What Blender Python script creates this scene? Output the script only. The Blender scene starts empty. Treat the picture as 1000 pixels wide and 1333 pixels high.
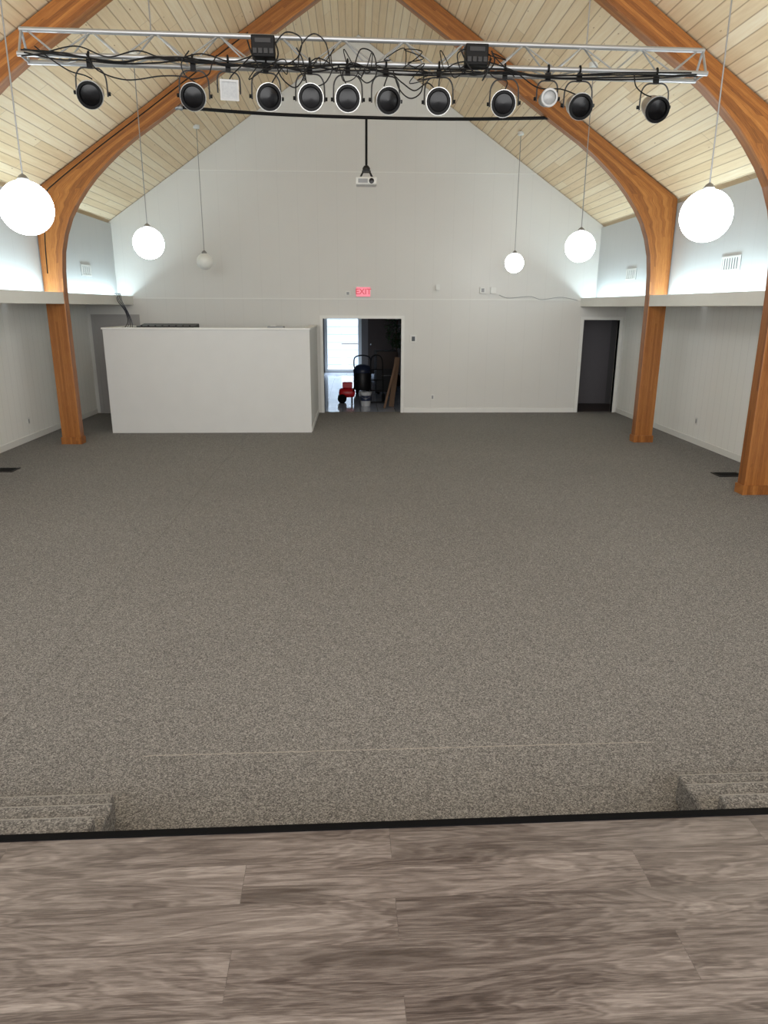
import bpy, bmesh, math, random
from mathutils import Vector, Matrix
random.seed(7)
S = bpy.context.scene
COL = S.collection
PI = math.pi
S.view_settings.view_transform = 'Standard'

# ------------------------------------------------------------ camera
CAM = Vector((-.1, 0, 2.26)); F = 924.0
YAW, PITCH, ROLL = math.radians(2.3), math.radians(16.06), .004
R = Matrix.Rotation(-YAW, 3, 'Z') @ Matrix.Rotation(PI/2-PITCH, 3, 'X') @ Matrix.Rotation(ROLL, 3, 'Z')
cd = bpy.data.cameras.new('camera'); cam = bpy.data.objects.new('camera', cd); COL.objects.link(cam)
cam.matrix_world = Matrix.Translation(CAM) @ R.to_4x4()
cd.sensor_fit = 'VERTICAL'; cd.sensor_height = 36; cd.sensor_width = 27; cd.lens = F/1333*36
cd.clip_end = 200
S.camera = cam
def ray(px, py): return R @ Vector(((px-500)/F, -(py-666.5)/F, -1))
def atY(px, py, Y): d = ray(px, py); return CAM + d*((Y-CAM.y)/d.y)
def atX(px, py, X): d = ray(px, py); return CAM + d*((X-CAM.x)/d.x)
def atZ(px, py, Z): d = ray(px, py); return CAM + d*((Z-CAM.z)/d.z)

# ------------------------------------------------------------ mesh helpers
class MB:
    def __init__(s): s.v = []; s.f = []; s.uv = None
    def add(s, vs, fs):
        o = len(s.v); s.v += [tuple(v) for v in vs]; s.f += [tuple(i+o for i in f) for f in fs]; return s
    def box(s, x0, x1, y0, y1, z0, z1, m=None):
        vs = [Vector(p) for p in ((x0,y0,z0),(x1,y0,z0),(x1,y1,z0),(x0,y1,z0),(x0,y0,z1),(x1,y0,z1),(x1,y1,z1),(x0,y1,z1))]
        if m: vs = [m @ v for v in vs]
        return s.add(vs, [(0,3,2,1),(4,5,6,7),(0,1,5,4),(1,2,6,5),(2,3,7,6),(3,0,4,7)])
    def prism(s, poly, y0, y1):
        n = len(poly)
        vs = [(x,y0,z) for x,z in poly] + [(x,y1,z) for x,z in poly]
        fs = [tuple(range(n)), tuple(range(2*n-1, n-1, -1))] + [(i, i+n, (i+1)%n+n, (i+1)%n) for i in range(n)]
        return s.add(vs, fs)
    def tube(s, pts, r, n=8):
        pts = [Vector(p) for p in pts]; m = len(pts); vs = []; prev = None
        for i, p in enumerate(pts):
            t = (pts[min(i+1, m-1)] - pts[max(i-1, 0)])
            if t.length < 1e-9: t = Vector((0,0,1))
            t.normalize()
            if prev is None:
                a = Vector((0,0,1)) if abs(t.z) < .9 else Vector((1,0,0))
                u = t.cross(a).normalized()
            else:
                u = (prev - t*prev.dot(t))
                u = u.normalized() if u.length > 1e-6 else t.orthogonal().normalized()
            prev = u; w = t.cross(u)
            rr = r[i] if isinstance(r, (list, tuple)) else r
            vs += [p + (u*math.cos(2*PI*k/n) + w*math.sin(2*PI*k/n))*rr for k in range(n)]
        fs = []
        for i in range(m-1):
            for k in range(n):
                k2 = (k+1) % n
                fs.append((i*n+k, i*n+k2, (i+1)*n+k2, (i+1)*n+k))
        fs += [tuple(range(n-1, -1, -1)), tuple(range((m-1)*n, m*n))]
        return s.add(vs, fs)
    def lathe(s, prof, c=(0,0,0), axis='Z', n=28):
        c = Vector(c); vs = []; m = len(prof)
        for r, t in prof:
            r = max(r, 1e-4)
            for k in range(n):
                a = 2*PI*k/n; A, B = r*math.cos(a), r*math.sin(a)
                vs.append(c + (Vector((A,B,t)) if axis == 'Z' else Vector((A,t,B)) if axis == 'Y' else Vector((t,A,B))))
        fs = []
        for i in range(m-1):
            for k in range(n):
                k2 = (k+1) % n
                fs.append((i*n+k, i*n+k2, (i+1)*n+k2, (i+1)*n+k))
        fs += [tuple(range(n-1,-1,-1)), tuple(range((m-1)*n, m*n))]
        return s.add(vs, fs)
    def sphere(s, c, r, n=32, m=20):
        return s.lathe([(r*math.sin(PI*i/m), -r*math.cos(PI*i/m)) for i in range(m+1)], c, 'Z', n)
    def build(s, name, mat, parent=None, smooth=False, bevel=0, loc=None):
        me = bpy.data.meshes.new(name); me.from_pydata(s.v, [], s.f)
        bm = bmesh.new(); bm.from_mesh(me); bmesh.ops.recalc_face_normals(bm, faces=bm.faces); bm.to_mesh(me); bm.free()
        me.materials.append(mat)
        o = bpy.data.objects.new(name, me); COL.objects.link(o)
        if parent: o.parent = parent
        if loc: o.location = loc
        if smooth:
            for p in me.polygons: p.use_smooth = True
            try: me.set_sharp_from_angle(angle=math.radians(40))
            except Exception: pass
        if bevel:
            b = o.modifiers.new('bevel', 'BEVEL'); b.width = bevel; b.segments = 2; b.limit_method = 'ANGLE'
        return o
def smoothpath(pts, k=8):
    pts = [Vector(p) for p in pts]; out = []
    for i in range(len(pts)-1):
        p0, p1, p2, p3 = pts[max(i-1,0)], pts[i], pts[i+1], pts[min(i+2, len(pts)-1)]
        for j in range(k):
            t = j/k
            out.append(.5*((2*p1) + (p2-p0)*t + (2*p0-5*p1+4*p2-p3)*t*t + (3*p1-p0-3*p2+p3)*t**3))
    out.append(pts[-1]); return out
def tag(o, label, cat, group=None):
    o['label'] = label; o['category'] = cat
    if group: o['group'] = group
    return o
def thing(name, label, cat, loc=(0,0,0), rotz=0, group=None):
    o = bpy.data.objects.new(name, None); COL.objects.link(o); o.empty_display_size = .1
    o.location = loc; o.rotation_euler = (0,0,rotz)
    return tag(o, label, cat, group)
def struct(name, mb, m, bevel=0):
    o = mb.build(name, m, bevel=bevel); o['kind'] = 'structure'; return o
def dup(root, loc, rotz, label):
    r = root.copy(); COL.objects.link(r); r.location = loc; r.rotation_euler = (0,0,rotz); r['label'] = label
    for ch in list(root.children):
        c = ch.copy(); COL.objects.link(c); c.parent = r
        for g in list(ch.children):
            d = g.copy(); COL.objects.link(d); d.parent = c
    return r

# ------------------------------------------------------------ materials
def lin(c): 
    c = c/255.0
    return c/12.92 if c <= .04045 else ((c+.055)/1.055)**2.4
def rgb(*c): return (lin(c[0]), lin(c[1]), lin(c[2]), 1)
class NT:
    def __init__(s, name):
        s.m = bpy.data.materials.new(name); s.m.use_nodes = True
        s.t = s.m.node_tree; s.n = s.t.nodes; s.l = s.t.links
        s.b = s.n['Principled BSDF']; s.out = s.n['Material Output']
    def new(s, typ, **kw):
        nd = s.n.new(typ)
        for k, v in kw.items(): setattr(nd, k, v)
        return nd
    def set(s, sock, val):
        if hasattr(val, 'links') or isinstance(val, bpy.types.NodeSocket): s.l.new(val, sock)
        else: sock.default_value = val
    def math(s, op, a, b=0, c=0):
        nd = s.new('ShaderNodeMath', operation=op)
        s.set(nd.inputs[0], a); s.set(nd.inputs[1], b); s.set(nd.inputs[2], c); return nd.outputs[0]
    def mix(s, fac, a, b, blend='MIX'):
        nd = s.new('ShaderNodeMix', data_type='RGBA', blend_type=blend)
        s.set(nd.inputs[0], fac); s.set(nd.inputs[6], a); s.set(nd.inputs[7], b); return nd.outputs[2]
    def coord(s, kind='Object'): return s.new('ShaderNodeTexCoord').outputs[kind]
    def sep(s, v): nd = s.new('ShaderNodeSeparateXYZ'); s.l.new(v, nd.inputs[0]); return nd.outputs
    def comb(s, x, y, z):
        nd = s.new('ShaderNodeCombineXYZ'); s.set(nd.inputs[0], x); s.set(nd.inputs[1], y); s.set(nd.inputs[2], z); return nd.outputs[0]
    def noise(s, vec, scale, detail=3, dist=0, rough=.5):
        nd = s.new('ShaderNodeTexNoise'); s.l.new(vec, nd.inputs['Vector'])
        nd.inputs['Scale'].default_value = scale; nd.inputs['Detail'].default_value = detail
        nd.inputs['Distortion'].default_value = dist; nd.inputs['Roughness'].default_value = rough
        return nd.outputs['Fac']
    def ramp(s, fac, stops, interp='LINEAR'):
        nd = s.new('ShaderNodeValToRGB'); s.l.new(fac, nd.inputs[0]); nd.color_ramp.interpolation = interp
        e = nd.color_ramp.elements
        while len(e) < len(stops): e.new(.5)
        for i, (p, c) in enumerate(stops): e[i].position = p; e[i].color = c
        return nd.outputs[0]
    def bump(s, h, strength=.3, dist=.01):
        nd = s.new('ShaderNodeBump'); nd.inputs['Strength'].default_value = strength; nd.inputs['Distance'].default_value = dist
        s.l.new(h, nd.inputs['Height']); s.l.new(nd.outputs[0], s.b.inputs['Normal'])
    def col(s, c): s.set(s.b.inputs['Base Color'], c)
    def p(s, **kw):
        for k, v in kw.items(): s.b.inputs[k.replace('_', ' ')].default_value = v
        return s
def plain(name, c, rough=.6, metal=0, var=.06, scale=12, spec=.5):
    t = NT(name); v = t.noise(t.coord(), scale, 4)
    f = t.math('MULTIPLY_ADD', v, var*2, 1-var)
    t.col(t.mix(1.0, rgb(*c), t.comb(f, f, f), 'MULTIPLY')); t.p(Roughness=rough, Metallic=metal)
    t.b.inputs['Specular IOR Level'].default_value = spec
    return t.m
def emis(name, c, strength, base=None):
    t = NT(name); t.p(Base_Color=rgb(*(base or c)), Roughness=.3)
    t.b.inputs['Emission Color'].default_value = rgb(*c); t.b.inputs['Emission Strength'].default_value = strength
    return t.m

def carpet_mat():
    t = NT('carpet'); co = t.coord()
    vo = t.new('ShaderNodeTexVoronoi'); vo.inputs['Scale'].default_value = 185; t.l.new(co, vo.inputs['Vector'])
    sp = t.sep(vo.outputs['Color'])
    nz = t.noise(co, 48, 3)
    v = t.math('ADD', t.math('MULTIPLY', sp[0], .74), t.math('MULTIPLY', nz, .26))
    c = t.ramp(v, [(.10, rgb(80,78,77)), (.35, rgb(109,107,106)), (.6, rgb(132,130,127)), (.88, rgb(166,163,159))])
    big = t.noise(co, .5, 4); f = t.math('MULTIPLY_ADD', big, .2, .90)
    c = t.mix(1.0, c, t.comb(f, f, f), 'MULTIPLY')
    x, y, z = t.sep(co)[:3]
    # one faint glued seam between carpet widths, one cross seam before the stage
    wob = t.math('MULTIPLY', t.noise(co, 14, 3), .02)
    d = t.math('ABSOLUTE', t.math('SUBTRACT', t.math('ADD', x, wob), -2.1))
    c = t.mix(t.math('MULTIPLY', t.math('LESS_THAN', d, .008), .18), c, rgb(64,60,56))
    yy = t.math('ADD', t.math('SUBTRACT', y, t.math('MULTIPLY', x, .012)), wob)
    inx = t.math('LESS_THAN', t.math('ABSOLUTE', t.math('SUBTRACT', x, .13)), 1.36)
    onf = t.math('LESS_THAN', z, .02)
    d = t.math('ABSOLUTE', t.math('SUBTRACT', yy, 3.29))
    c = t.mix(t.math('MULTIPLY', t.math('MULTIPLY', t.math('LESS_THAN', d, .005), inx), t.math('MULTIPLY', onf, .4)), c, rgb(188,181,170))
    t.col(c); t.p(Roughness=.95); t.b.inputs['Specular IOR Level'].default_value = .15
    t.bump(v, .2, .004); return t.m
def plank_mat():
    t = NT('vinyl_planks'); co = t.coord()
    br = t.new('ShaderNodeTexBrick'); t.l.new(co, br.inputs['Vector']); br.offset = .37; br.offset_frequency = 2
    for k, v in (('Scale',1),('Mortar Size',.0009),('Mortar Smooth',.2),('Brick Width',1.22),('Row Height',.152),('Bias',0)): br.inputs[k].default_value = v
    br.inputs['Color1'].default_value = (0,0,0,1); br.inputs['Color2'].default_value = (1,1,1,1); br.inputs['Mortar'].default_value = (.5,.5,.5,1)
    r = t.sep(br.outputs['Color'])[0]
    x, y, z = t.sep(co)[:3]
    # broad weathered blotches, long streaks, fine fibres
    g0 = t.noise(t.comb(t.math('MULTIPLY', x, 1.0), t.math('MULTIPLY', y, 6), t.math('MULTIPLY', r, 37)), 1.5, 4, .5, .55)
    g1 = t.noise(t.comb(t.math('MULTIPLY', x, 1.1), t.math('MULTIPLY', y, 26), t.math('MULTIPLY', r, 23)), 2.4, 10, .35, .76)
    g2 = t.noise(t.comb(t.math('MULTIPLY', x, 6), t.math('MULTIPLY', y, 200), t.math('MULTIPLY', r, 11)), 2, 5, .1, .8)
    rings = t.math('MULTIPLY_ADD', t.math('SINE', t.math('MULTIPLY', g0, 75)), .5, .5)
    v = t.math('ADD', t.math('ADD', t.math('MULTIPLY', g0, .32), t.math('MULTIPLY', g1, .34)), t.math('ADD', t.math('MULTIPLY', g2, .28), t.math('MULTIPLY', rings, .06)))
    c = t.ramp(v, [(.38, rgb(56,48,46)), (.45, rgb(85,76,72)), (.53, rgb(114,105,100)), (.63, rgb(148,139,133))])
    f = t.math('MULTIPLY_ADD', r, .24, .86); c = t.mix(1.0, c, t.comb(f, f, f), 'MULTIPLY')
    # dark heart streaks and knots drawn out along the grain
    wv = t.math('MULTIPLY', t.math('SUBTRACT', g1, .5), .5)
    vo = t.new('ShaderNodeTexVoronoi'); vo.inputs['Scale'].default_value = 1
    t.l.new(t.comb(t.math('ADD', t.math('MULTIPLY', x, .8), wv), t.math('ADD', t.math('MULTIPLY', y, 5.2), wv), t.math('MULTIPLY', r, 3)), vo.inputs['Vector'])
    kn = t.math('SUBTRACT', 1, t.math('MINIMUM', t.math('DIVIDE', vo.outputs['Distance'], .26), 1))
    c = t.mix(t.math('MULTIPLY', kn, .65), c, rgb(50,43,40))
    c = t.mix(t.math('MULTIPLY', br.outputs['Fac'], .36), c, rgb(50,44,42))
    t.col(c); t.p(Roughness=.36); t.bump(v, .08, .003); return t.m
def deck_mat():
    t = NT('ceiling_deck'); co = t.coord(); x, y, z = t.sep(co)[:3]
    s = t.math('DIVIDE', t.math('MULTIPLY', t.math('ABSOLUTE', x), 1.202), .143)
    fr = t.math('FRACT', s); fl = t.math('FLOOR', s)
    side = t.math('SIGN', x)
    wn = t.new('ShaderNodeTexWhiteNoise', noise_dimensions='3D')
    t.l.new(t.comb(fl, side, 3.3), wn.inputs['Vector'])
    yo = t.math('DIVIDE', t.math('ADD', y, t.math('MULTIPLY', wn.outputs['Value'], 3.7)), 3.7)
    wn2 = t.new('ShaderNodeTexWhiteNoise', noise_dimensions='3D')
    t.l.new(t.comb(fl, t.math('FLOOR', yo), side), wn2.inputs['Vector'])
    r = wn2.outputs['Value']
    gv = t.comb(t.math('MULTIPLY', s, 3.0), t.math('MULTIPLY', y, 1.2), t.math('MULTIPLY', r, 19))
    g = t.noise(gv, 1.6, 5, .5)
    v = t.math('ADD', t.math('MULTIPLY', g, .6), t.math('MULTIPLY', r, .4))
    c = t.ramp(v, [(.2, rgb(223,195,155)), (.5, rgb(236,212,175)), (.8, rgb(246,229,200))])
    vo = t.new('ShaderNodeTexVoronoi'); vo.inputs['Scale'].default_value = 1.0
    t.l.new(t.comb(t.math('MULTIPLY', s, 1.1), t.math('MULTIPLY', y, 2.4), side), vo.inputs['Vector'])
    kn = t.math('LESS_THAN', vo.outputs['Distance'], .06)
    c = t.mix(t.math('MULTIPLY', kn, .6), c, rgb(150,105,65))
    dd = t.math('MINIMUM', fr, t.math('SUBTRACT', 1, fr))
    gr = t.math('SUBTRACT', 1, t.math('MINIMUM', t.math('DIVIDE', dd, .075), 1))
    c = t.mix(t.math('MULTIPLY', gr, .72), c, rgb(136,98,60))
    je = t.math('LESS_THAN', t.math('FRACT', yo), .003)
    c = t.mix(t.math('MULTIPLY', je, .35), c, rgb(132,98,62))
    t.col(c); t.p(Roughness=.55); t.bump(t.math('SUBTRACT', 1, gr), .25, .008); return t.m
def glulam_mat():
    t = NT('glulam_wood'); uv = t.coord('UV'); u, v, _ = t.sep(uv)[:3]
    lam = t.math('MULTIPLY', v, 10); fr = t.math('FRACT', lam); fl = t.math('FLOOR', lam)
    wn = t.new('ShaderNodeTexWhiteNoise', noise_dimensions='2D'); t.l.new(t.comb(fl, t.math('FLOOR', t.math('MULTIPLY', t.math('ADD', u, t.math('MULTIPLY', fl, 1.37)), .4)), 0), wn.inputs['Vector'])
    g = t.noise(t.comb(t.math('MULTIPLY', u, 2.2), t.math('MULTIPLY', v, 30), t.math('MULTIPLY', wn.outputs['Value'], 9)), 2.5, 7, .6, .66)
    m = t.math('ADD', t.math('MULTIPLY', g, .76), t.math('MULTIPLY', wn.outputs['Value'], .24))
    c = t.ramp(m, [(.25, rgb(100,57,23)), (.5, rgb(150,91,40)), (.75, rgb(186,125,63))])
    ln = t.math('LESS_THAN', fr, .07); c = t.mix(t.math('MULTIPLY', ln, .4), c, rgb(78,43,19))
    vo = t.new('ShaderNodeTexVoronoi'); vo.inputs['Scale'].default_value = 1; t.l.new(t.comb(t.math('MULTIPLY', u, 2.0), t.math('MULTIPLY', v, 7), 0), vo.inputs['Vector'])
    c = t.mix(t.math('MULTIPLY', t.math('LESS_THAN', vo.outputs['Distance'], .06), .7), c, rgb(62,34,15))
    t.col(c); t.p(Roughness=.36); return t.m
def wall_mat(name, c, axis, pitch=.203, amt=.10):
    t = NT(name); co = t.coord(); xyz = t.sep(co)
    s = t.math('FRACT', t.math('DIVIDE', t.math('ADD', xyz[axis], 50.0), pitch))
    gr = t.math('LESS_THAN', s, .035)
    nz = t.noise(co, 1.1, 5); f = t.math('MULTIPLY_ADD', nz, .08, .96)
    cc = t.mix(1.0, rgb(*c), t.comb(f, f, f), 'MULTIPLY')
    cc = t.mix(t.math('MULTIPLY', gr, amt), cc, rgb(90,88,84))
    t.col(cc); t.p(Roughness=.6); t.bump(t.math('SUBTRACT', 1, gr), .06, .003); return t.m
def tile_mat():
    t = NT('foyer_tile'); co = t.coord()
    br = t.new('ShaderNodeTexBrick'); t.l.new(co, br.inputs['Vector']); br.offset = 0
    for k, v in (('Scale',1),('Mortar Size',.006),('Brick Width',.4),('Row Height',.4)): br.inputs[k].default_value = v
    br.inputs['Color1'].default_value = rgb(170,180,198); br.inputs['Color2'].default_value = rgb(180,189,204); br.inputs['Mortar'].default_value = rgb(126,134,146)
    t.col(br.outputs['Color']); t.p(Roughness=.08); return t.m
def siding_mat():
    t = NT('white_siding'); co = t.coord(); z = t.sep(co)[2]
    s = t.math('FRACT', t.math('DIVIDE', z, .3)); gr = t.math('LESS_THAN', s, .1)
    t.col(t.mix(gr, rgb(208,221,236), rgb(168,184,206))); t.p(Roughness=.6); return t.m
def glass_mat():
    t = NT('door_glass'); tr = t.new('ShaderNodeBsdfTransparent'); gl = t.new('ShaderNodeBsdfGlossy'); gl.inputs['Roughness'].default_value = .02
    mx = t.new('ShaderNodeMixShader'); mx.inputs[0].default_value = .08
    t.l.new(tr.outputs[0], mx.inputs[1]); t.l.new(gl.outputs[0], mx.inputs[2]); t.l.new(mx.outputs[0], t.out.inputs[0]); return t.m

CARPET = carpet_mat(); PLANK = plank_mat(); DECK = deck_mat(); GLU = glulam_mat()
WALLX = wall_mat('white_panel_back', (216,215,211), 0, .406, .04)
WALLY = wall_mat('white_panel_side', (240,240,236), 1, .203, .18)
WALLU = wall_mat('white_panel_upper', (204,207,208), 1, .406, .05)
TRIMW = plain('white_trim', (228,228,224), .45, 0, .03)
LEDGE = plain('ledge_paint', (220,219,212), .5, 0, .03)
BOOTHM = plain('booth_paint', (211,211,209), .55, 0, .04, 3)
EDGE_HILITE = plain('nosing_highlight', (152,148,141), .9, 0, .1, 60)  # pale tone for the painted highlight on the step nosings
GREYDOOR = plain('grey_door_paint', (164,162,160), .5, 0, .04)
DARKDOOR = plain('dark_door_paint', (94,90,93), .5, 0, .05)
DARKWALL = plain('dark_room_wall', (80,78,79), .7, 0, .05)
FOYW = plain('foyer_wall', (110,102,98), .7, 0, .05)
BROWN = plain('dark_brown_wood', (52,38,32), .45, 0, .15)
RUBBER = plain('black_rubber', (7,7,8), .8, 0, .1, 12, .1)
BLACK = plain('black_metal', (13,13,14), .5, .1, .05, 12, .2)
BLACKP = plain('black_plastic', (22,22,24), .5, 0, .05)
LENSD = plain('dark_lens', (11,11,13), .2, 0, .05, 12, .25)
LENSL = plain('pale_lens', (150,152,152), .35, .1, .2, 60)
ALU = plain('truss_aluminium', (172,174,176), .42, .7, .06)
CANM = plain('brushed_can', (190,189,186), .3, .75, .05)
CANG = plain('dull_can', (150,150,148), .45, .5, .05)
YOKE = plain('yoke_steel', (60,60,62), .5, .3, .05)
CHROME = plain('chrome', (210,210,212), .18, 1, .02)
STEEL = plain('steel_wire', (150,150,150), .4, .7, .03)
WHITEP = plain('white_plastic', (222,222,218), .4, 0, .02)
BUCKW = plain('bucket_plastic', (176,178,180), .4, 0, .06)
GREYP = plain('grey_plastic', (150,152,154), .5, 0, .03)
DGREY = plain('vent_shadow', (80,84,90), .6, 0, .03)
GLOBE = emis('lit_globe', (246,252,254), 16)
GLOBE_ADDED = emis('added_globe', (246,252,254), 5)
GLOBED = emis('dim_globe', (226,226,218), .12, (206,206,200))
RED = plain('red_paint', (176,28,34), .35, 0, .05)
BLUE = plain('blue_plastic', (40,48,72), .4, 0, .05)
CARD = plain('raw_board', (104,78,56), .7, 0, .12)
LEAF = plain('leaf_green', (46,72,36), .5, 0, .3, 30)
BARK = plain('bark', (84,64,46), .8, 0, .2)
CABLE = plain('cable_black', (12,12,13), .5, 0, .05, 12, .3)
CABLEB = plain('cable_blue', (34,38,64), .45, 0, .05)
PINK = emis('exit_face', (246,128,146), .85, (110,30,44))
REDL = emis('exit_letter', (206,20,50), .85, (90,10,20))
CONC = plain('concrete', (196,198,200), .8, 0, .05)
TILE = tile_mat(); SIDING = siding_mat(); GLASS = glass_mat()

# ------------------------------------------------------------ setting
YB = 15.9                # back wall
UW, LW = 5.12, 5.8       # upper and lower side walls
APEX, SL = 7.38, .667
def roof(x): return APEX - SL*abs(x)
ARCHY = (8.6, 12.25)
Y0 = -.6
LZ0, LZ1 = 2.30, 2.475   # cove ledge underside and top

struct('floor', MB().box(-LW-.1, LW+.1, Y0, YB+.12, -.12, 0), CARPET)
c = MB()
c.prism([(0,APEX+.012),(UW+.12,roof(UW+.12)+.012),(UW+.12,roof(UW+.12)+.16),(0,APEX+.17),(-UW-.12,roof(UW+.12)+.16),(-UW-.12,roof(UW+.12)+.012)], Y0, YB+.12)
struct('ceiling', c, DECK)
w = MB()
DX0, DX1 = 4.9, 5.70
for a in ((-5.9,-.8,0,2.41),(.9,DX0,0,2.41),(DX1,5.9,0,2.41),(-.8,.9,2.03,2.41),(DX0,DX1,2.02,2.41)):
    w.box(a[0], a[1], YB, YB+.12, a[2], a[3])
w.prism([(-UW-.1,2.41),(UW+.1,2.41),(UW+.1,roof(UW+.1)),(0,APEX),(-UW-.1,roof(UW+.1))], YB, YB+.12)
struct('wall_back', w, WALLX)
for sgn, nm in ((-1,'left'),(1,'right')):
    a, b = sorted((sgn*LW, sgn*(LW+.1)))
    struct('wall_%s_lower' % nm, MB().box(a, b, Y0, YB, 0, LZ0), WALLY)
    a, b = sorted((sgn*UW, sgn*(UW+.1)))
    struct('wall_%s_upper' % nm, MB().box(a, b, Y0, YB, LZ0+.035, roof(UW+.1)), WALLU)
    a, b = sorted((sgn*(LW-.016), sgn*LW))
    struct('baseboard_%s' % nm, MB().box(a, b, 3.2, YB-.02, 0, .1), TRIMW)
bb = MB(); bb.box(.98, 4.82, YB-.016, YB, 0, .1)
struct('baseboard_back', bb, TRIMW)
tn = 1
def trim(mb, m=TRIMW, bevel=0):
    global tn
    o = struct('trim_%d' % tn, mb, m, bevel); tn += 1; return o
# cove ledges, bay by bay
for sgn in (-1, 1):
    for y0, y1 in ((Y0, ARCHY[0]-.09), (ARCHY[0]+.09, ARCHY[1]-.09), (ARCHY[1]+.09, YB)):
        m = MB()
        a, b = sorted((sgn*4.80, sgn*(LW+.1))); m.box(a, b, y0, y1, LZ0, LZ0+.035)
        a, b = sorted((sgn*4.80, sgn*4.825)); m.box(a, b, y0, y1, LZ0+.035, LZ1)
        trim(m, LEDGE)
# wall battens on the gable
trim(MB().box(-4.8, 4.8, YB-.012, YB, 2.425, 2.447))
zb = 4.92; hx = (APEX-zb)/SL - .02
trim(MB().box(-hx, hx, YB-.01, YB, zb, zb+.018))
# door casings
def casing(x0, x1, h):
    m = MB(); t = .065
    m.box(x0-t, x0, YB-.018, YB+.13, 0, h+t); m.box(x1, x1+t, YB-.018, YB+.13, 0, h+t); m.box(x0, x1, YB-.018, YB+.13, h, h+t)
    trim(m)
casing(-.8, .9, 2.03); casing(DX0, DX1, 2.02)
m = MB(); m.box(-5.72,-5.64,YB-.02,YB,0,2.1); m.box(-4.78,-4.7,YB-.02,YB,0,2.1); m.box(-5.64,-4.78,YB-.02,YB,2.03,2.1); trim(m, GREYDOOR)
d1 = struct('door_1', MB().box(-5.64,-4.78,YB-.014,YB,.01,2.03), GREYDOOR)
MB().sphere((-4.85,YB-.05,1.0), .03, 12, 8).build('door_handle', CHROME, d1, True)
# stage
SY, SROT = 1.985, .017
stg = struct('floor_stage', MB().box(-5.68, 5.68, -2.6, 0, 0, .6), PLANK)
stg.location = (0, SY, 0); stg.rotation_euler = (0,0,SROT)
nose = MB(); nose.box(-5.68, 5.68, -.016, .016, .6, .605); nose.box(-5.68, 5.68, .0, .016, .55, .6)
tr = trim(nose, RUBBER, .002); tr.location = (0, SY, 0); tr.rotation_euler = (0,0,SROT)
# carpeted steps
for sgn, ends, lab in ((-1, (-1.07,-1.10,-1.19), 'three grey carpeted steps below the stage edge at the left'), (1, (1.30,1.31,1.42), 'three grey carpeted steps below the stage edge at the right')):
    t = thing('stage_steps', lab, 'steps', (0, SY, 0), SROT)
    for k in range(3):
        e = .024+.262*(k+1); z = .45-.15*k
        x0, x1 = sorted((sgn*4.4, ends[k]))
        st = MB().box(x0, x1, .024+.262*k, e, 0, z).build('step', CARPET, t, bevel=.012)
        MB().tube([(x0,e-.006,z-.001),(x1,e-.006,z-.001)], .0025, 8).build('step_highlight', EDGE_HILITE, st)  # thin pale strip paints the highlight along the nosing

# ------------------------------------------------------------ foyer and side room
struct('floor_foyer', MB().box(-2.8, 2.3, YB+.12, 26.2, -.12, .0), TILE)
struct('ceiling_foyer', MB().box(-2.8, 2.3, YB+.12, 26.2, 2.6, 2.7), TRIMW)
struct('wall_foyer_left', MB().box(-2.8,-2.7,YB+.12,26.2,0,2.6), FOYW)
struct('wall_foyer_right', MB().box(2.2,2.3,YB+.12,26.2,0,2.6), FOYW)
w = MB(); w.box(-2.7,-1.2,26.1,26.2,0,2.6); w.box(.12,2.2,26.1,26.2,0,2.6); w.box(-1.2,.12,26.1,26.2,2.2,2.6)
struct('wall_foyer_back', w, FOYW)
m = MB()
for a in ((-1.2,-1.1,0,2.2),(.0,.12,0,2.2),(-1.1,0,2.1,2.2),(-1.1,0,0,.12)): m.box(a[0],a[1],26.08,26.16,a[2],a[3])
d3 = struct('door_3', m, TRIMW)
MB().box(-1.1,0,26.115,26.125,.12,2.1).build('glass_pane', GLASS, d3)
b = MB(); b.box(-.6,0,26.05,26.08,1.0,1.03); b.build('push_bar', ALU, d3)
struct('wall_outside', MB().box(-8,7,29.5,29.6,0,5), SIDING)
struct('floor_outside', MB().box(-8,7,26.2,29.5,-.12,0), CONC)
d4 = struct('door_4', MB().box(.35,1.25,26.04,26.1,0,2.1), BROWN)
MB().sphere((.45,26.0,1.0), .035, 12, 8).build('door_handle', CHROME, d4, True)
# side room at the right
w = MB(); w.box(4.3,4.4,YB+.13,17.5,0,2.5); w.box(6.2,6.3,YB+.13,17.5,0,2.5); w.box(4.3,6.3,17.4,17.5,0,2.5)
struct('wall_side_room', w, DARKWALL)
struct('floor_side_room', MB().box(4.3,6.3,YB+.12,17.5,-.12,0), BROWN)
struct('ceiling_side_room', MB().box(4.3,6.3,YB+.12,17.5,2.5,2.6), DARKWALL)
d2 = struct('door_2', MB().box(5.12,6.04,17.36,17.4,.01,2.2), DARKDOOR)
MB().sphere((5.2,17.32,1.0), .032, 12, 8).build('door_handle', CHROME, d2, True)

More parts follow.
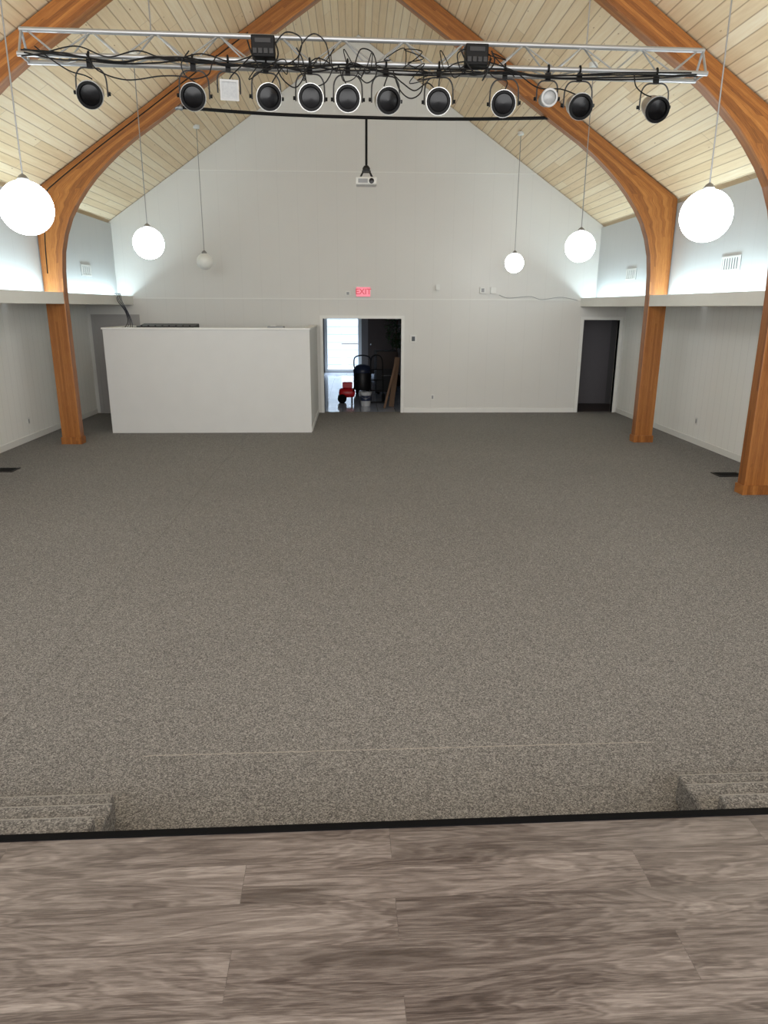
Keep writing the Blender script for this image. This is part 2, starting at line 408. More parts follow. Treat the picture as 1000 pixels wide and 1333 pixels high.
# ------------------------------------------------------------ arches
PAIRS = [((5.1,.0),(4.79,.0)),((5.1,.8),(4.79,.8)),((5.1,1.6),(4.79,1.6)),((5.1,2.4),(4.79,2.4)),((5.1,2.75),(4.775,2.8)),((5.1,3.05),(4.74,3.1)),
 ((5.1,3.35),(4.67,3.36)),((5.1,3.62),(4.57,3.6)),((5.1,3.82),(4.44,3.81)),((5.1,3.96),(4.28,4.02)),((4.98,4.045),(4.12,4.2)),((4.75,4.2),(3.94,4.37)),((4.4,4.43),(3.72,4.56)),
 ((4.0,4.7),(3.45,4.76)),((3.4,5.1),(3.0,5.05)),((2.6,5.64),(2.35,5.49)),((1.7,6.24),(1.55,6.02)),((.8,6.84),(.72,6.57)),((0,APEX),(0,7.05))]
def arch_half(sgn, parent):
    y0, y1 = -.085, .085
    vs, fs, uvs = [], [], []
    L = 0; prev = None; us = []
    for o, i in PAIRS:
        c = Vector(((o[0]+i[0])/2, (o[1]+i[1])/2))
        if prev is not None: L += (c-prev).length
        prev = c; us.append(L)
        vs += [(sgn*o[0],y0,o[1]),(sgn*i[0],y0,i[1]),(sgn*i[0],y1,i[1]),(sgn*o[0],y1,o[1])]
    vv = [0, 1, 1.4, 2.4, 2.8]
    n = len(PAIRS)
    for k in range(n-1):
        for q in range(4):
            q2 = (q+1) % 4
            fs.append((k*4+q, k*4+q2, (k+1)*4+q2, (k+1)*4+q))
            uvs.append([(us[k],vv[q]),(us[k],vv[q+1]),(us[k+1],vv[q+1]),(us[k+1],vv[q])])
    fs.append((0,1,2,3)); uvs.append([(0,0),(0,1),(.2,1),(.2,0)])
    e = (n-1)*4; fs.append((e,e+1,e+2,e+3)); uvs.append([(0,0),(0,1),(.2,1),(.2,0)])
    me = bpy.data.meshes.new('arch_half'); me.from_pydata(vs, [], fs)
    ul = me.uv_layers.new(name='UVMap')
    for p, u in zip(me.polygons, uvs):
        for li, uu in zip(p.loop_indices, u): ul.data[li].uv = uu
    bm = bmesh.new(); bm.from_mesh(me); bmesh.ops.recalc_face_normals(bm, faces=bm.faces); bm.to_mesh(me); bm.free()
    me.materials.append(GLU)
    o = bpy.data.objects.new('arch_half', me); COL.objects.link(o); o.parent = parent
    b = o.modifiers.new('bevel','BEVEL'); b.width = .008; b.segments = 2; b.limit_method = 'ANGLE'; b.angle_limit = math.radians(50)
    return o
def boxuv(o):
    me = o.data; ul = me.uv_layers.new(name='UVMap')
    for p in me.polygons:
        for li in p.loop_indices:
            co = me.vertices[me.loops[li].vertex_index].co; ul.data[li].uv = (co.z*2+co.y, co.x*3)
for y, lab in ((ARCHY[0],'varnished orange glulam arch nearest the camera, cut off by the frame'), (ARCHY[1],'varnished orange glulam arch farther back, both legs standing in view')):
    t = thing('glulam_arch', lab, 'arch', (0,y,0))
    for sgn in (-1,1):
        arch_half(sgn, t)
        a, b = sorted((sgn*4.774, sgn*5.116))
        # four boards wrap the foot of the leg
        q = MB(); q.box(a,b,-.10,-.0855,0,.12); q.box(a,b,.0855,.10,0,.12)
        i0, i1 = sorted((sgn*4.774, sgn*4.789)); q.box(i0,i1,-.0855,.0855,0,.12)
        o0, o1 = sorted((sgn*5.101, sgn*5.116)); q.box(o0,o1,-.0855,.0855,0,.12)
        boxuv(q.build('base_trim', GLU, t))
# cable clipped along the left of the far arch
pts = []
for o, i in PAIRS[4:17]:
    pts.append((-(o[0]*.72+i[0]*.28), ARCHY[1]-.095, o[1]*.72+i[1]*.28))
tag(MB().tube(smoothpath(pts,4), .008, 6).build('power_cable', CABLE, smooth=True), 'thin black cable clipped up the left side of the farther arch', 'cable')

# ------------------------------------------------------------ globes
def pendant(x, y, z, r, mat, lab):
    t = thing('globe_pendant', lab, 'pendant light', (x,y,z), 0, 'globe pendants')
    MB().sphere((0,0,0), r, 40, 24).build('globe', mat, t, True)
    MB().lathe([(.045,r-.012),(.05,r+.01),(.03,r+.035),(.008,r+.05)], n=20).build('neck_cap', STEEL, t, True)
    top = roof(x) - z
    MB().tube([(0,0,r+.03),(0,0,top-.02)], .0065, 6).build('cord', STEEL, t, True)
    MB().lathe([(.012,top-.055),(.055,top-.045),(.06,top-.0),(.06,top+.008)], n=20).build('canopy', WHITEP, t, True)
pendant(-2.98, 6.85, 3.09, .225, GLOBE, 'largest lit white globe pendant on the left, cut by the frame edge')
pendant(-2.94,10.55, 3.10, .208, GLOBE, 'lit white globe pendant in the middle of the left row')
pendant(-2.95,14.40, 3.09, .150, GLOBED,'small unlit grey white globe pendant above the white booth')
pendant( 3.08, 6.80, 3.07, .225, GLOBE, 'largest lit white globe pendant on the right, beside the near arch')
pendant( 3.05,10.45, 3.09, .205, GLOBE, 'lit white globe pendant in the middle of the right row')
pendant( 2.99,14.45, 3.10, .180, GLOBE, 'small lit white globe pendant farthest back on the right')
# unseen globes at the row spacing, added to light the steps
pendant(-3.0, 3.15, 3.09, .225, GLOBE_ADDED, 'added lit white globe pendant over the stage steps, unseen past the left frame edge')
pendant( 3.0, 3.15, 3.09, .225, GLOBE_ADDED, 'added lit white globe pendant over the stage steps, unseen past the right frame edge')

# ------------------------------------------------------------ lighting truss
TL = atY(25, 38, 6.42); d = ray(917, 66); TR = CAM + d*((TL.z-CAM.z)/d.z)
zlow = (atY(28,70,6.42).z + (CAM + ray(912,101)*((TR.y-.1)/ray(912,101).y)).z)/2
H = TL.z - zlow
mid = (TL+TR)/2; dx = TR-TL; ang = math.atan2(dx.y, dx.x); LEN = math.hypot(dx.x, dx.y)
tr = thing('lighting_truss', 'long silver aluminium lighting truss hung across the room under the ceiling', 'truss', mid, ang)
hw = .10
def chord(nm, y, z): MB().tube([(-LEN/2,y,z),(LEN/2,y,z)], .019, 14).build(nm, ALU, tr, True)
chord('top_chord', 0, 0); chord('bottom_chord', -hw, -H); chord('bottom_chord', hw, -H)
NB = 22
def web(ya, za, yb, zb_):
    m = MB()
    for k in range(NB):
        xa = -LEN/2+.05+(LEN-.1)*k/NB; xb = -LEN/2+.05+(LEN-.1)*(k+1)/NB
        p, q = ((xa,ya,za),(xb,yb,zb_)) if k % 2 == 0 else ((xa,yb,zb_),(xb,ya,za))
        m.tube([p,q], .0065, 8)
    m.build('web', ALU, tr, True)
web(0,0,-hw,-H); web(0,0,hw,-H); web(-hw,-H,hw,-H)
for s in (-1,1):
    e = MB(); x = s*(LEN/2-.012)
    for p, q in (((x,0,0),(x,-hw,-H)),((x,0,0),(x,hw,-H)),((x,-hw,-H),(x,hw,-H))): e.tube([p,q], .010, 8)
    e.build('end_frame', ALU, tr, True)
    xx = s*1.75
    wx = mid.x + xx*math.cos(ang)
    MB().tube([(xx,0,.0),(xx,0,roof(wx)-mid.z+.01)], .006, 6).build('suspension_wire', STEEL, tr, True)
def on_truss(px, py, off=-hw):
    dr = ray(px, py)
    n = Vector((-math.sin(ang), math.cos(ang), 0)); p0 = Vector((mid.x,mid.y,0)) + n*off
    t = (p0 - Vector((CAM.x,CAM.y,0))).dot(n) / dr.dot(n)
    return CAM + dr*t

# spotlights
GR = 'spotlights on the truss'
def hang_clamp(t):
    cl = MB()
    cl.tube([( 0,.027*math.cos(a),.027*math.sin(a)) for a in [math.radians(x) for x in range(-60,241,25)]], .008, 8)
    cl.box(-.02,.02,-.018,.018,-.085,-.027); cl.build('clamp', BLACK, t)
def yoke_part(t, w, drop):
    yk = MB()
    P = [(-w,0,-drop-.02),(-w,0,-drop+.05),(-w*.93,0,-drop+.05+(drop-.135)*.6),(-w*.6,0,-.088),(0,0,-.083),(w*.6,0,-.088),(w*.93,0,-drop+.05+(drop-.135)*.6),(w,0,-drop+.05),(w,0,-drop-.02)]
    yk.tube(smoothpath(P,4), .006, 8); yk.build('yoke', YOKE, t, True)
def spot_proto(r, drop, lensm, ringm, canm, label):
    t = thing('stage_spotlight', label, 'spotlight', (0,0,0), 0, GR)
    w = r+.018
    hang_clamp(t); yoke_part(t, w, drop)
    cn = MB()
    cn.lathe([(r*.35,.155),(r*.7,.13),(r*.84,.06),(r*.86,-.0),(r*.95,-.05),(r*.98,-.09),(r*1.03,-.10),(r*1.03,-.118),(r*.90,-.118),(r*.88,-.06)], axis='Y')
    can = cn.build('can', canm, t, True, loc=(0,0,-drop))
    rg = MB()
    n = 28; prof = [(r*.78,-.112),(r*.98,-.112),(r*.98,-.134),(r*.78,-.134)]
    for i in range(4):
        r0,t0 = prof[i]; r1,t1 = prof[(i+1)%4]
        vs = []
        for k in range(n):
            a = 2*PI*k/n; vs += [(r0*math.cos(a),t0,r0*math.sin(a)),(r1*math.cos(a),t1,r1*math.sin(a))]
        rg.add(vs, [(2*k,2*k+1,(2*k+3)%(2*n),(2*k+2)%(2*n)) for k in range(n)])
    rg.build('front_ring', ringm, can, True)
    MB().lathe([(.0,-.126),(r*.5,-.122),(r*.79,-.116),(r*.79,-.110),(0,-.110)], axis='Y').build('lens', lensm, can, True)
    for s in (-1,1):
        MB().lathe([(.014,s*(w+.006)),(.014,s*(w+.022))], axis='X', n=12).build('knob', BLACK, can)
    return t
DROP, SDROP = .258, .215
pb = spot_proto(.097, DROP, LENSD, BLACK, CANM, '')
ordn = ['first','second','third','fourth','fifth','sixth','seventh','eighth','ninth','tenth']
BIG = [(119,111,6,20),(253,117,2,18),(347,126,14,12),(404,128,3,10),(453,126,-2,10),(502,127,8,14),(571,132,-8,12),(656,135,-14,14),(752,137,-4,18),(851,140,-6,22)]
used = False
def hang_at(px, py):
    p = on_truss(px, py-3); return Vector((p.x, p.y, mid.z-H))
def tilt_can(o, tilt):
    for ch in o.children:
        if ch.name.startswith('can') or ch.name.startswith('housing'): ch.rotation_euler = (math.radians(tilt),0,0)
for i, (px,py,rz,tl) in enumerate(BIG):
    lab = '%s black-faced stage spotlight from the left on the silver truss' % ordn[i]
    loc = hang_at(px, py); rot = ang + math.radians(rz)
    if not used: used = True; o = pb; o.location = loc; o.rotation_euler = (0,0,rot); o['label'] = lab
    else: o = dup(pb, loc, rot, lab)
    tilt_can(o, tl)
# the small round one and the small square floodlight
ps = spot_proto(.066, SDROP, LENSL, CANG, CANG, 'small round grey-faced spotlight between the eighth and ninth black-faced spotlights')
ps.location = hang_at(712,128); ps.rotation_euler = (0,0,ang-.1); tilt_can(ps, 10)
t = thing('stage_floodlight', 'small square grey floodlight between the second and third black-faced spotlights', 'floodlight', hang_at(298,114), ang+.15)
hang_clamp(t); yoke_part(t, .088, SDROP)
hb = MB()
a0, a1, a2 = .068, .052, .03
vs = []
for s, yy in ((a0,-.07),(a0,-.05),(a1,.02),(a2,.07)): vs += [(-s,yy,-s),(s,yy,-s),(s,yy,s),(-s,yy,s)]
fs = [(0,1,2,3),(12,13,14,15)]
for k in range(3):
    for q in range(4): fs.append((k*4+q, k*4+(q+1)%4, (k+1)*4+(q+1)%4, (k+1)*4+q))
hb.add(vs, fs)
hs = hb.build('housing', CANG, t, bevel=.006, loc=(0,0,-SDROP))
fr_ = MB()
for q in ((-.072,.072,.056,.072),(-.072,.072,-.072,-.056),(-.072,-.056,-.056,.056),(.056,.072,-.056,.056)): fr_.box(q[0],q[1],-.086,-.0705,q[2],q[3])
fr_.build('front_frame', CANG, hs)
MB().box(-.056,.056,-.078,-.0705,-.056,.056).build('lens', LENSL, hs)
tilt_can(t, 12)
# power boxes on the truss
def powerbox(px, py, lab):
    p = on_truss(px, py, -hw-.085)
    t = thing('power_box', lab, 'power box', p, ang, 'power boxes on the truss')
    MB().box(-.09,.09,-.05,.05,-.075,.075).build('body', BLACK, t, bevel=.008)
    for k in range(4):
        x = -.063+.042*k; MB().box(x-.015,x+.015,-.06,-.05,-.055,-.02).build('socket', BLACKP, t)
    m = MB(); m.box(-.06,.06,-.054,-.05,.02,.05); m.build('control_panel', BLACKP, t)
    for s in (-1,1):
        h = MB(); h.tube([(s*.07,.05,.06),(s*.07,.07,.10),(s*.07,.075+hw,.105),(s*.07,.075+hw+.03,.09)], .007, 6); h.build('hook', STEEL, t, True)
powerbox(343, 62, 'black power box with sockets hung left of centre on the truss')
powerbox(620, 73, 'black power box with sockets hung right of centre on the truss')
# cables looped along the truss
CG = 'black cables on the truss'
base = [(30,68),(70,72),(110,76),(160,80),(200,76),(250,79),(300,82),(345,84),(400,88),(450,88),(520,94),(600,92),(660,94),(720,97),(820,99),(905,98)]
t = thing('cable_bundle', 'bundle of black cables strapped along the bottom of the truss', 'cables', (0,0,0))
for k in range(4):
    P = [on_truss(x+random.uniform(-8,8), y+random.uniform(-5,6), -hw-.04-.006*k) for x, y in base]
    MB().tube(smoothpath(P), .006, 7).build('cable', CABLE, t, True)
runs = [
 ('black cable drooping from the truss end to the first spotlight', [(45,60),(65,76),(90,92),(110,98),(120,103)]),
 ('black cable sagging from the first spotlight towards the second', [(112,70),(128,92),(165,104),(210,99),(240,100),(255,108)]),
 ('black cable looping beside the second black-faced spotlight', [(246,66),(236,84),(246,102),(270,98),(276,84),(282,72)]),
 ('black cable hanging from the left power box to the small square floodlight', [(330,70),(316,84),(302,98),(298,106)]),
 ('black cable looped high over the truss beside the left power box', [(356,60),(372,42),(392,50),(388,74),(370,86),(360,98),(352,112)]),
 ('black cable loop hanging between the third and fourth black-faced spotlights', [(358,76),(366,100),(384,114),(396,98),(394,78),(386,62)]),
 ('black cable curling up above the fourth black-faced spotlight', [(400,112),(398,92),(412,76),(432,86),(425,106),(410,114)]),
 ('black cable arching over the top bar above the fourth black-faced spotlight', [(388,88),(392,60),(408,44),(424,56),(430,84)]),
 ('black cable hanging above the fifth black-faced spotlight', [(452,112),(446,96),(456,82),(474,88),(470,102)]),
 ('black cable loop between the fifth and sixth black-faced spotlights', [(462,84),(470,64),(486,70),(490,96),(478,108),(466,98)]),
 ('black cable loop hanging between the sixth and seventh black-faced spotlights', [(500,112),(508,96),(524,108),(540,118),(556,108),(566,116)]),
 ('black cable hung in a long low loop right of the sixth black-faced spotlight', [(512,92),(520,116),(534,128),(548,120),(552,98)]),
 ('black cable curling above the seventh black-faced spotlight', [(571,118),(574,98),(590,84),(606,80)]),
 ('black cable drooping from the right power box to the eighth black-faced spotlight', [(632,84),(642,100),(660,106),(656,120)]),
 ('black cable looped over the truss beside the right power box', [(610,62),(596,70),(600,90),(616,98),(632,92),(640,76)]),
 ('black cable swagged from the right power box to the ninth black-faced spotlight', [(634,80),(668,92),(700,114),(730,116),(752,124)]),
 ('black cable dropping from the truss to the tenth black-faced spotlight', [(826,98),(828,112),(838,122),(848,126)]),
 ('black cable wound along the left half of the truss web', [(60,68),(100,60),(140,74),(180,66),(220,78),(262,70),(300,80),(330,72)]),
]
for lab, pts in runs:
    P = [on_truss(x, y, -hw-.07-random.random()*.03) for x, y in pts]
    tag(MB().tube(smoothpath(P), .005, 7).build('power_cable', CABLE, smooth=True), lab, 'cable', CG)
for lab, pts in (('black cable hanging in front of the left power box', [(322,52),(328,70),(338,86),(352,90),(362,72),(358,54)]),
                 ('black cable hanging in front of the right power box', [(600,64),(608,82),(620,96),(634,94),(644,80),(640,66)])):
    P = [on_truss(x, y, -hw-.155) for x, y in pts]
    tag(MB().tube(smoothpath(P), .006, 7).build('power_cable', CABLE, smooth=True), lab, 'cable', CG)
for k in range(11):
    x0 = 345+29*k+random.uniform(-10,10); y0 = 82+.03*(x0-300)
    pts = [(x0,y0)]
    for j in range(4): pts.append((x0+random.uniform(-14,26)+5*j, y0+random.uniform(-26,22)))
    pts.append((x0+random.uniform(20,40), y0+random.uniform(-4,10)))
    P = [on_truss(x, y, -hw-.06-random.random()*.05) for x, y in pts]
    tag(MB().tube(smoothpath(P), .004, 6).build('power_cable', CABLE, smooth=True), 'one of the thinnest black cables tangled around the middle of the truss', 'cable', 'tangled thin cables mid truss')

# ------------------------------------------------------------ projector on its pipe
YA = ARCHY[1]
pa, pz = atY(214,138,YA), atY(738,153,YA)
pm = atY(477,153,YA)
t = thing('ceiling_pipe', 'thin black pipe spanning between the sides of the farther arch', 'pipe', pm)
pp = smoothpath([pa-pm, atY(345,148,YA)-pm, (0,0,0), atY(605,155,YA)-pm, pz-pm], 8)
MB().tube(pp, .024, 10).build('pipe', BLACK, t, True)
for e, s in ((pa-pm,-1),(pz-pm,1)):
    q = MB(); q.tube([e, e+Vector((-s*.28,0,-.02))], .032, 10)
    for k in range(4): q.lathe([(.048,-.012),(.048,.012)], e+Vector((-s*(.04+.07*k),0,-.004*k)), 'X', 12)
    q.build('end_coupling', STEEL, t, True)
t = thing('ceiling_projector', 'white projector hanging on a black pole in front of the gable wall', 'projector', atY(477,237,YA))
o = t.location
top = pm - o
MB().tube([(top.x,0,top.z),(0,0,.20)], .019, 12).build('pole', BLACK, t, True)
m = MB(); m.lathe([(.05,.155),(.06,.17),(.06,.20),(.035,.235),(.02,.24)], n=20); m.build('mount_head', BLACKP, t, True)
m = MB(); m.box(-.07,.07,-.07,.07,.14,.155)
for sx in (-1,1):
    for sy in (-1,1): m.tube([(sx*.05,sy*.05,.15),(sx*.10,sy*.08,.055)], .01, 6)
m.build('mount_bracket', BLACKP, t)
MB().box(-.165,.165,-.13,.13,-.055,.06).build('body', WHITEP, t, bevel=.018)
MB().lathe([(.0,-.15),(.036,-.145),(.042,-.125)], (.08,0,0), 'Y', 20).build('lens', LENSD, t, True)
MB().box(-.13,.02,-.134,-.128,-.03,.03).build('front_grille', GREYP, t)

# ------------------------------------------------------------ sound booth
BX0, BX1, BY, BH = -4.62, -.93, 13.28, 1.90
t = thing('sound_booth', 'white half-wall sound booth built against the back wall', 'booth', (0,BY,0))
MB().box(BX0,BX1,0,.11,0,BH-.03).build('front_panel', BOOTHM, t)
MB().box(BX1-.11,BX1,.11,YB-BY-.02,0,BH-.03).build('side_panel', BOOTHM, t)
MB().box(BX0,BX0+.11,.11,YB-BY-1.0,0,BH-.03).build('side_panel', BOOTHM, t)
cp = MB(); cp.box(BX0-.02,BX1+.02,-.02,.13,BH-.03,BH); cp.box(BX1-.13,BX1+.02,.13,YB-BY-.02,BH-.03,BH); cp.box(BX0-.02,BX0+.13,.13,YB-BY-1.0,BH-.03,BH)
cp.build('cap', TRIMW, t, bevel=.004)
MB().box(BX0+.11,BX1-.11,.11,.85,BH-.10,BH-.06).build('counter', GREYP, t)
MB().box(BX1-.004,BX1+.012,.11,YB-BY-.02,0,.09).build('base_trim', TRIMW, t)
a, b = atY(180,424,BY+.3), atY(254,424,BY+.3)
t = thing('mixing_console', 'flat black console lying on the booth counter', 'console', ((a.x+b.x)/2, BY+.42, BH-.06))
wd = (b.x-a.x)/2
m = MB(); m.add([(-wd,-.25,0),(wd,-.25,0),(wd,.25,0),(-wd,.25,0),(-wd,-.25,.075),(wd,-.25,.075),(wd,.25,.12),(-wd,.25,.12)], [(0,3,2,1),(4,5,6,7),(0,1,5,4),(1,2,6,5),(2,3,7,6),(3,0,4,7)])
m.build('body', BLACKP, t, bevel=.01)
fm = MB().box(-.012,.012,-.02,.02,-.008,.010)
f0 = None
for k in range(8):
    x = -wd+.08+k*(2*wd-.16)/7
    if f0 is None: f0 = fm.build('fader', BLACKP, t); f = f0
    else: f = f0.copy(); COL.objects.link(f); f.parent = t
    f.location = (x,-.18,.088)
a = atY(359,425,BY+.3)
t = thing('stage_box', 'small grey box on the booth counter near its right end', 'box', (a.x, BY+.36, BH-.06))
MB().box(-.15,.15,-.1,.1,0,.085).build('body', GREYP, t, bevel=.008)
MB().box(-.1,.0,-.06,.06,.085,.10).build('lid', WHITEP, t, bevel=.003)
# cable bundle falling from the ledge into the booth
t = thing('cable_bundle', 'dark blue cable bundle falling from the left ledge to the booth', 'cables', (0,0,0))
for k in range(4):
    o = (k-1.5)*.026
    P = [(-4.86+o,15.05,LZ1+.03),(-4.79+o,14.9,LZ1+.02),(-4.72+o,14.75,2.36),(-4.57+o*.6,14.6,2.17),(-4.46+o,14.4,1.98),(-4.38+o*2,14.0,1.86)]
    MB().tube(smoothpath(P), .007, 7).build('cable', CABLEB if k % 2 else CABLE, t, True)

# ------------------------------------------------------------ fittings on the back wall
p = atY(473, 380, YB)
t = thing('exit_sign', 'pink lit EXIT sign on the back wall above the doorway', 'sign', (p.x,YB,p.z))
MB().box(-.16,.16,-.05,.002,-.105,.105).build('housing', WHITEP, t, bevel=.008)
MB().box(-.152,.152,-.056,-.05,-.098,.098).build('face', PINK, t)
cu = bpy.data.curves.new('letters','FONT'); cu.body = 'EXIT'; cu.size = .165; cu.align_x = 'CENTER'; cu.align_y = 'CENTER'; cu.extrude = .002; cu.offset = .002
tmp = bpy.data.objects.new('tmp', cu); COL.objects.link(tmp); bpy.context.view_layer.update()
me = bpy.data.meshes.new_from_object(tmp.evaluated_get(bpy.context.evaluated_depsgraph_get())); bpy.data.objects.remove(tmp)
me.materials.clear(); me.materials.append(REDL); me.name = 'letters'
lo = bpy.data.objects.new('letters', me); COL.objects.link(lo); lo.parent = t; lo.rotation_euler = (PI/2,0,0); lo.location = (0,-.059,0)
def plate(px, py, w, h, dpt, name, lab, cat, mat, inner):
    p = atY(px, py, YB)
    t = thing(name, lab, cat, (p.x, YB, p.z))
    MB().box(-w/2,w/2,-dpt,.002,-h/2,h/2).build('body', mat, t, bevel=.004)
    MB().box(-w*.25,w*.25,-dpt-.006,-dpt,-h*.3,h*.3).build(inner[0], inner[1], t)
plate(453,382,.11,.09,.05,'motion_sensor','small white sensor left of the exit sign','sensor',WHITEP,('lens',GREYP))
plate(570,374,.08,.12,.05,'junction_box','narrow white box alone on the wall right of the exit sign','box',WHITEP,('cover',WHITEP))
plate(628,378,.12,.13,.06,'junction_box','left one of two white boxes side by side on the back wall','box',WHITEP,('cover',GREYP))
plate(642,378,.12,.13,.06,'junction_box','right one of two white boxes side by side on the back wall','box',WHITEP,('cover',WHITEP))
plate(538,441,.14,.16,.03,'thermostat','white thermostat on the wall right of the doorway','thermostat',WHITEP,('display',DGREY))
plate(563,517,.075,.12,.008,'wall_outlet','white outlet low on the back wall right of the doorway','outlet',WHITEP,('socket',GREYP))
P = [atY(x, y, YB-.018) for x, y in ((650,384),(662,388),(690,386),(705,390),(730,387),(752,391))]
tag(MB().tube(smoothpath(P), .006, 6).build('wall_cable', GREYP, smooth=True), 'thin loose cable strung along the back wall to the right ledge', 'cable')

# side wall outlets
def side_outlet(px, py, sgn, lab):
    p = atX(px, py, sgn*LW)
    t = thing('wall_outlet', lab, 'outlet', (sgn*LW, p.y, p.z))
    a, b = sorted((0, -sgn*.008)); MB().box(a,b,-.04,.04,-.06,.06).build('body', WHITEP, t, bevel=.003)
    a, b = sorted((-sgn*.008, -sgn*.012)); MB().box(a,b,-.018,.018,-.035,.035).build('socket', GREYP, t)
side_outlet(907,548,1,'white outlet low on the right wall between the two arch legs')
side_outlet(37,548,-1,'white outlet low on the left wall near the arch leg')
# wall vents
def wall_vent(px, py, sgn, w, h, lab):
    p = atX(px, py, sgn*UW)
    t = thing('wall_vent', lab, 'vent', (sgn*UW, p.y, p.z), 0, 'vents on the upper walls')
    def bx(x0,x1,*a):
        q0,q1 = sorted((-sgn*x0,-sgn*x1)); return MB().box(q0,q1,*a)
    bx(0,.006,-w/2,w/2,-h/2,h/2).build('backing', DGREY, t)
    f = MB()
    for a in ((-w/2,w/2,h/2-.025,h/2),(-w/2,w/2,-h/2,-h/2+.025),(-w/2,-w/2+.025,-h/2+.025,h/2-.025),(w/2-.025,w/2,-h/2+.025,h/2-.025)):
        q0,q1 = sorted((-sgn*.006,-sgn*.012)); f.box(q0,q1,*a)
    f.build('frame', WHITEP, t)
    s = MB(); n = 7
    for k in range(n):
        yy = -w/2+.055+(w-.11)*k/(n-1); q0,q1 = sorted((-sgn*.006,-sgn*.009)); s.box(q0,q1,yy-.02,yy+.02,-h/2+.025,h/2-.025)
    s.build('louvers', WHITEP, t)
wall_vent(952,343,1,.52,.20,'white louvered vent on the upper right wall beside the near globe')
wall_vent(822,357,1,.50,.20,'small white louvered vent at the far end of the upper right wall')
wall_vent(112,352,-1,.50,.20,'white louvered vent on the upper left wall behind the arch leg')
# floor registers
def register(px, py, lab):
    p = atZ(px, py, 0)
    t = thing('floor_register', lab, 'floor vent', (p.x,p.y,.0), 0, 'floor registers')
    f = MB(); f.box(-.19,.19,-.13,-.105,0,.008); f.box(-.19,.19,.105,.13,0,.008); f.box(-.19,-.165,-.105,.105,0,.008); f.box(.165,.19,-.105,.105,0,.008)
    f.build('frame', BLACK, t)
    MB().box(-.165,.165,-.105,.105,0,.003).build('backing', RUBBER, t)
    s = MB()
    for k in range(9): y = -.09+.0225*k; s.box(-.165,.165,y-.004,y+.004,.003,.007)
    s.build('grille', BLACK, t)
register(948,618,'black floor register in the carpet near the right wall')
register(4,612,'black floor register in the carpet at the left frame edge')

# ------------------------------------------------------------ things in the foyer
p = atZ(452, 524, 0)
t = thing('wheeled_machine', 'small red wheeled machine on the foyer floor', 'machine', (p.x,p.y,0))
MB().lathe([(.03,-.2),(.09,-.18),(.115,-.14),(.115,.14),(.09,.18),(.03,.2)], (0,0,.24), 'X', 24).build('tank', RED, t, True)
MB().box(-.11,.13,-.08,.08,.355,.50).build('motor', RED, t, bevel=.02)
for s in (-1,1): MB().lathe([(.02,-.03),(.10,-.03),(.11,-.015),(.11,.015),(.10,.03),(.02,.03)], (-.12,s*.14,.11), 'Y', 20).build('wheel', RUBBER, t, True)
MB().tube(smoothpath([(.15,-.1,.28),(.22,-.1,.5),(.22,.1,.5),(.15,.1,.28)]), .014, 8).build('handle', BLACK, t, True)
MB().box(.1,.14,-.1,.1,0,.13).build('foot', BLACK, t)
p = atZ(475, 528, 0)
t = thing('bucket', 'pale bucket with dark blue band in the foyer', 'bucket', (p.x+.02,p.y,0))
MB().lathe([(.11,0),(.135,.30),(.145,.30),(.145,.33),(.13,.33)], n=28).build('body', BUCKW, t, True)
MB().lathe([(.121,.12),(.1345,.25)], n=28).build('label_band', BLUE, t, True)
MB().tube(smoothpath([(-.145,0,.30),(-.10,-.09,.22),(0,-.14,.18),(.10,-.09,.22),(.145,0,.30)]), .005, 6).build('handle', STEEL, t, True)
p = atZ(472, 512, 0)
t = thing('floor_cleaner', 'tall black upright machine standing behind the pale bucket', 'machine', (p.x,p.y,0))
MB().lathe([(.22,.1),(.24,.14),(.24,.55),(.2,.62),(.12,.68)], n=24).build('drum', BLACKP, t, True)
MB().lathe([(.245,.56),(.25,.58),(.25,.64),(.18,.74),(.08,.78)], n=24).build('head', BLUE, t, True)
for a in range(4):
    MB().sphere((.2*math.cos(a*PI/2+.78),.2*math.sin(a*PI/2+.78),.05), .05, 12, 8).build('caster', RUBBER, t, True)
MB().tube(smoothpath([(-.2,.15,.5),(-.2,.2,.95),(.2,.2,.95),(.2,.15,.5)]), .018, 8).build('handle', BLACK, t, True)
p = atZ(490, 526, 0)
t = thing('hand_truck', 'dark hand truck standing right of the pale bucket in the foyer', 'hand truck', (p.x+.02,p.y+.25,0), .1)
m = MB()
for s in (-1,1): m.tube(smoothpath([(s*.15,-.02,.06),(s*.15,.02,.6),(s*.14,.06,1.0),(s*.09,.08,1.12),(0,.085,1.15)],5), .016, 8)
for z in (.3,.55,.8): m.tube([(-.15,.01+.04*z,z),(.15,.01+.04*z,z)], .012, 8)
m.build('frame', BLACK, t, True)
MB().box(-.17,.17,-.2,.0,.02,.035).build('toe_plate', BLACK, t)
for s in (-1,1): MB().lathe([(.02,-.025),(.10,-.025),(.11,-.01),(.11,.01),(.10,.025),(.02,.025)], (s*.17,.08,.11), 'X', 20).build('wheel', RUBBER, t, True)
p = atZ(497, 512, 0)
t = thing('equipment_case', 'dark upright equipment case in the shade at the right of the foyer', 'case', (p.x+.1,p.y,0), .15)
MB().box(-.28,.28,-.2,.2,.06,1.15).build('body', BLACKP, t, bevel=.015)
MB().box(-.27,.27,-.215,-.2,.68,1.12).build('front_panel', BROWN, t, bevel=.005)
MB().tube(smoothpath([(-.12,-.2,.5),(-.11,-.24,.5),(.11,-.24,.5),(.12,-.2,.5)],4), .012, 8).build('handle', STEEL, t, True)
for sx in (-1,1):
    for sy in (-1,1): MB().sphere((sx*.22,sy*.15,.035), .035, 12, 8).build('caster', RUBBER, t, True)
p = atZ(516, 502, 0)
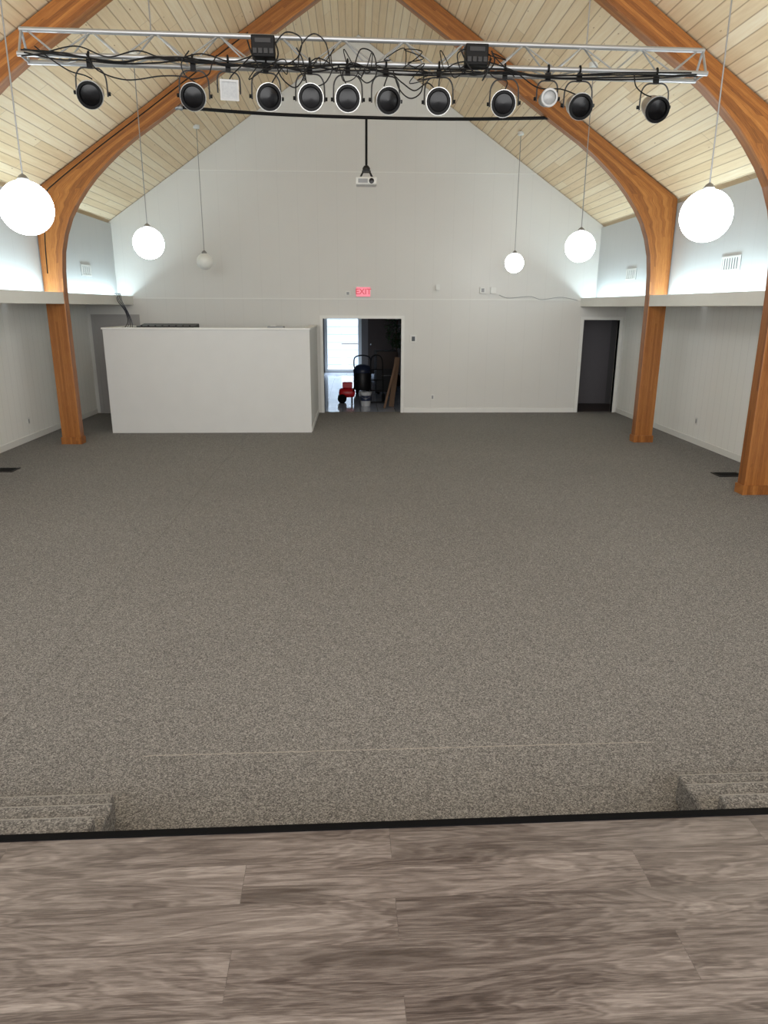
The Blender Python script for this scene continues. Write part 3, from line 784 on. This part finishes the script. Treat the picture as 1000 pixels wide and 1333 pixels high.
t = thing('potted_tree', 'leafy artificial tree at the right of the foyer', 'plant', (p.x,p.y,0))
MB().lathe([(.14,0),(.19,.3),(.2,.33),(.17,.33)], n=24).build('pot', BROWN, t, True)
MB().tube(smoothpath([(0,0,.3),(.03,0,.8),(-.02,.02,1.3),(.02,0,1.9)]), .022, 8).build('trunk', BARK, t, True)
lf = MB()
for k in range(420):
    a = random.random()*2*PI; zz = 1.15+random.random()*1.2; rr = .38*math.sqrt(random.random())*(1-.5*abs(zz-1.75)/.6)
    c0 = Vector((rr*math.cos(a), rr*math.sin(a), zz)); u = Vector((random.uniform(-1,1),random.uniform(-1,1),random.uniform(-1,.2))).normalized()*.1
    v = u.orthogonal().normalized()*.03
    lf.add([c0,c0+u*.5+v,c0+u,c0+u*.5-v], [(0,1,2,3)])
lf.build('foliage', LEAF, t)
for k, (px, py, lean, hh, ww, lab) in enumerate(((501,534,.24,1.0,.025,'thin stick leaning just inside the doorway'),(510,532,.12,1.15,.06,'narrow brown board leaning behind the doorway jamb'))):
    p = atZ(px, py, 0)
    o = MB().box(-ww,ww,-.012,.012,0,hh).build('wooden_board', CARD, bevel=.003)
    o.location = (p.x, p.y+.25, .012); o.rotation_euler = (0,lean,0); tag(o, lab, 'board')

# ------------------------------------------------------------ lights
def area(name, loc, rot, sx, sy, power, col=(1,1,1)):
    l = bpy.data.lights.new(name,'AREA'); l.shape = 'RECTANGLE'; l.size = sx; l.size_y = sy; l.energy = power; l.color = col
    o = bpy.data.objects.new(name, l); COL.objects.link(o); o.location = loc; o.rotation_euler = rot; return o
area('rear_key_light', (0,-3.6,3.9), (math.radians(91),0,0), 10, 4.5, 820, (1,.99,.985))  # broad area lamp added behind the camera to light hall and stage
for sgn in (-1,1):
    for y0, y1, pw in ((4.9,8.45,44),(8.75,12.1,42),(12.4,15.75,30)):
        area('cove_light', (sgn*4.97,(y0+y1)/2,LZ0+.06), (PI,0,0), .1, y1-y0-.1, pw, (.72,.92,1))
area('entry_daylight', (-.5,27.6,3.6), (math.radians(-50),0,0), 3, 1.5, 1000, (.80,.91,1))
area('yard_daylight', (-.5,27.0,4.6), (math.radians(50),0,0), 5, 2, 190, (.88,.95,1))
wd = bpy.data.worlds.new('world'); S.world = wd; wd.use_nodes = True
bg = wd.node_tree.nodes['Background']; bg.inputs[0].default_value = (.96,.98,1,1); bg.inputs[1].default_value = .76
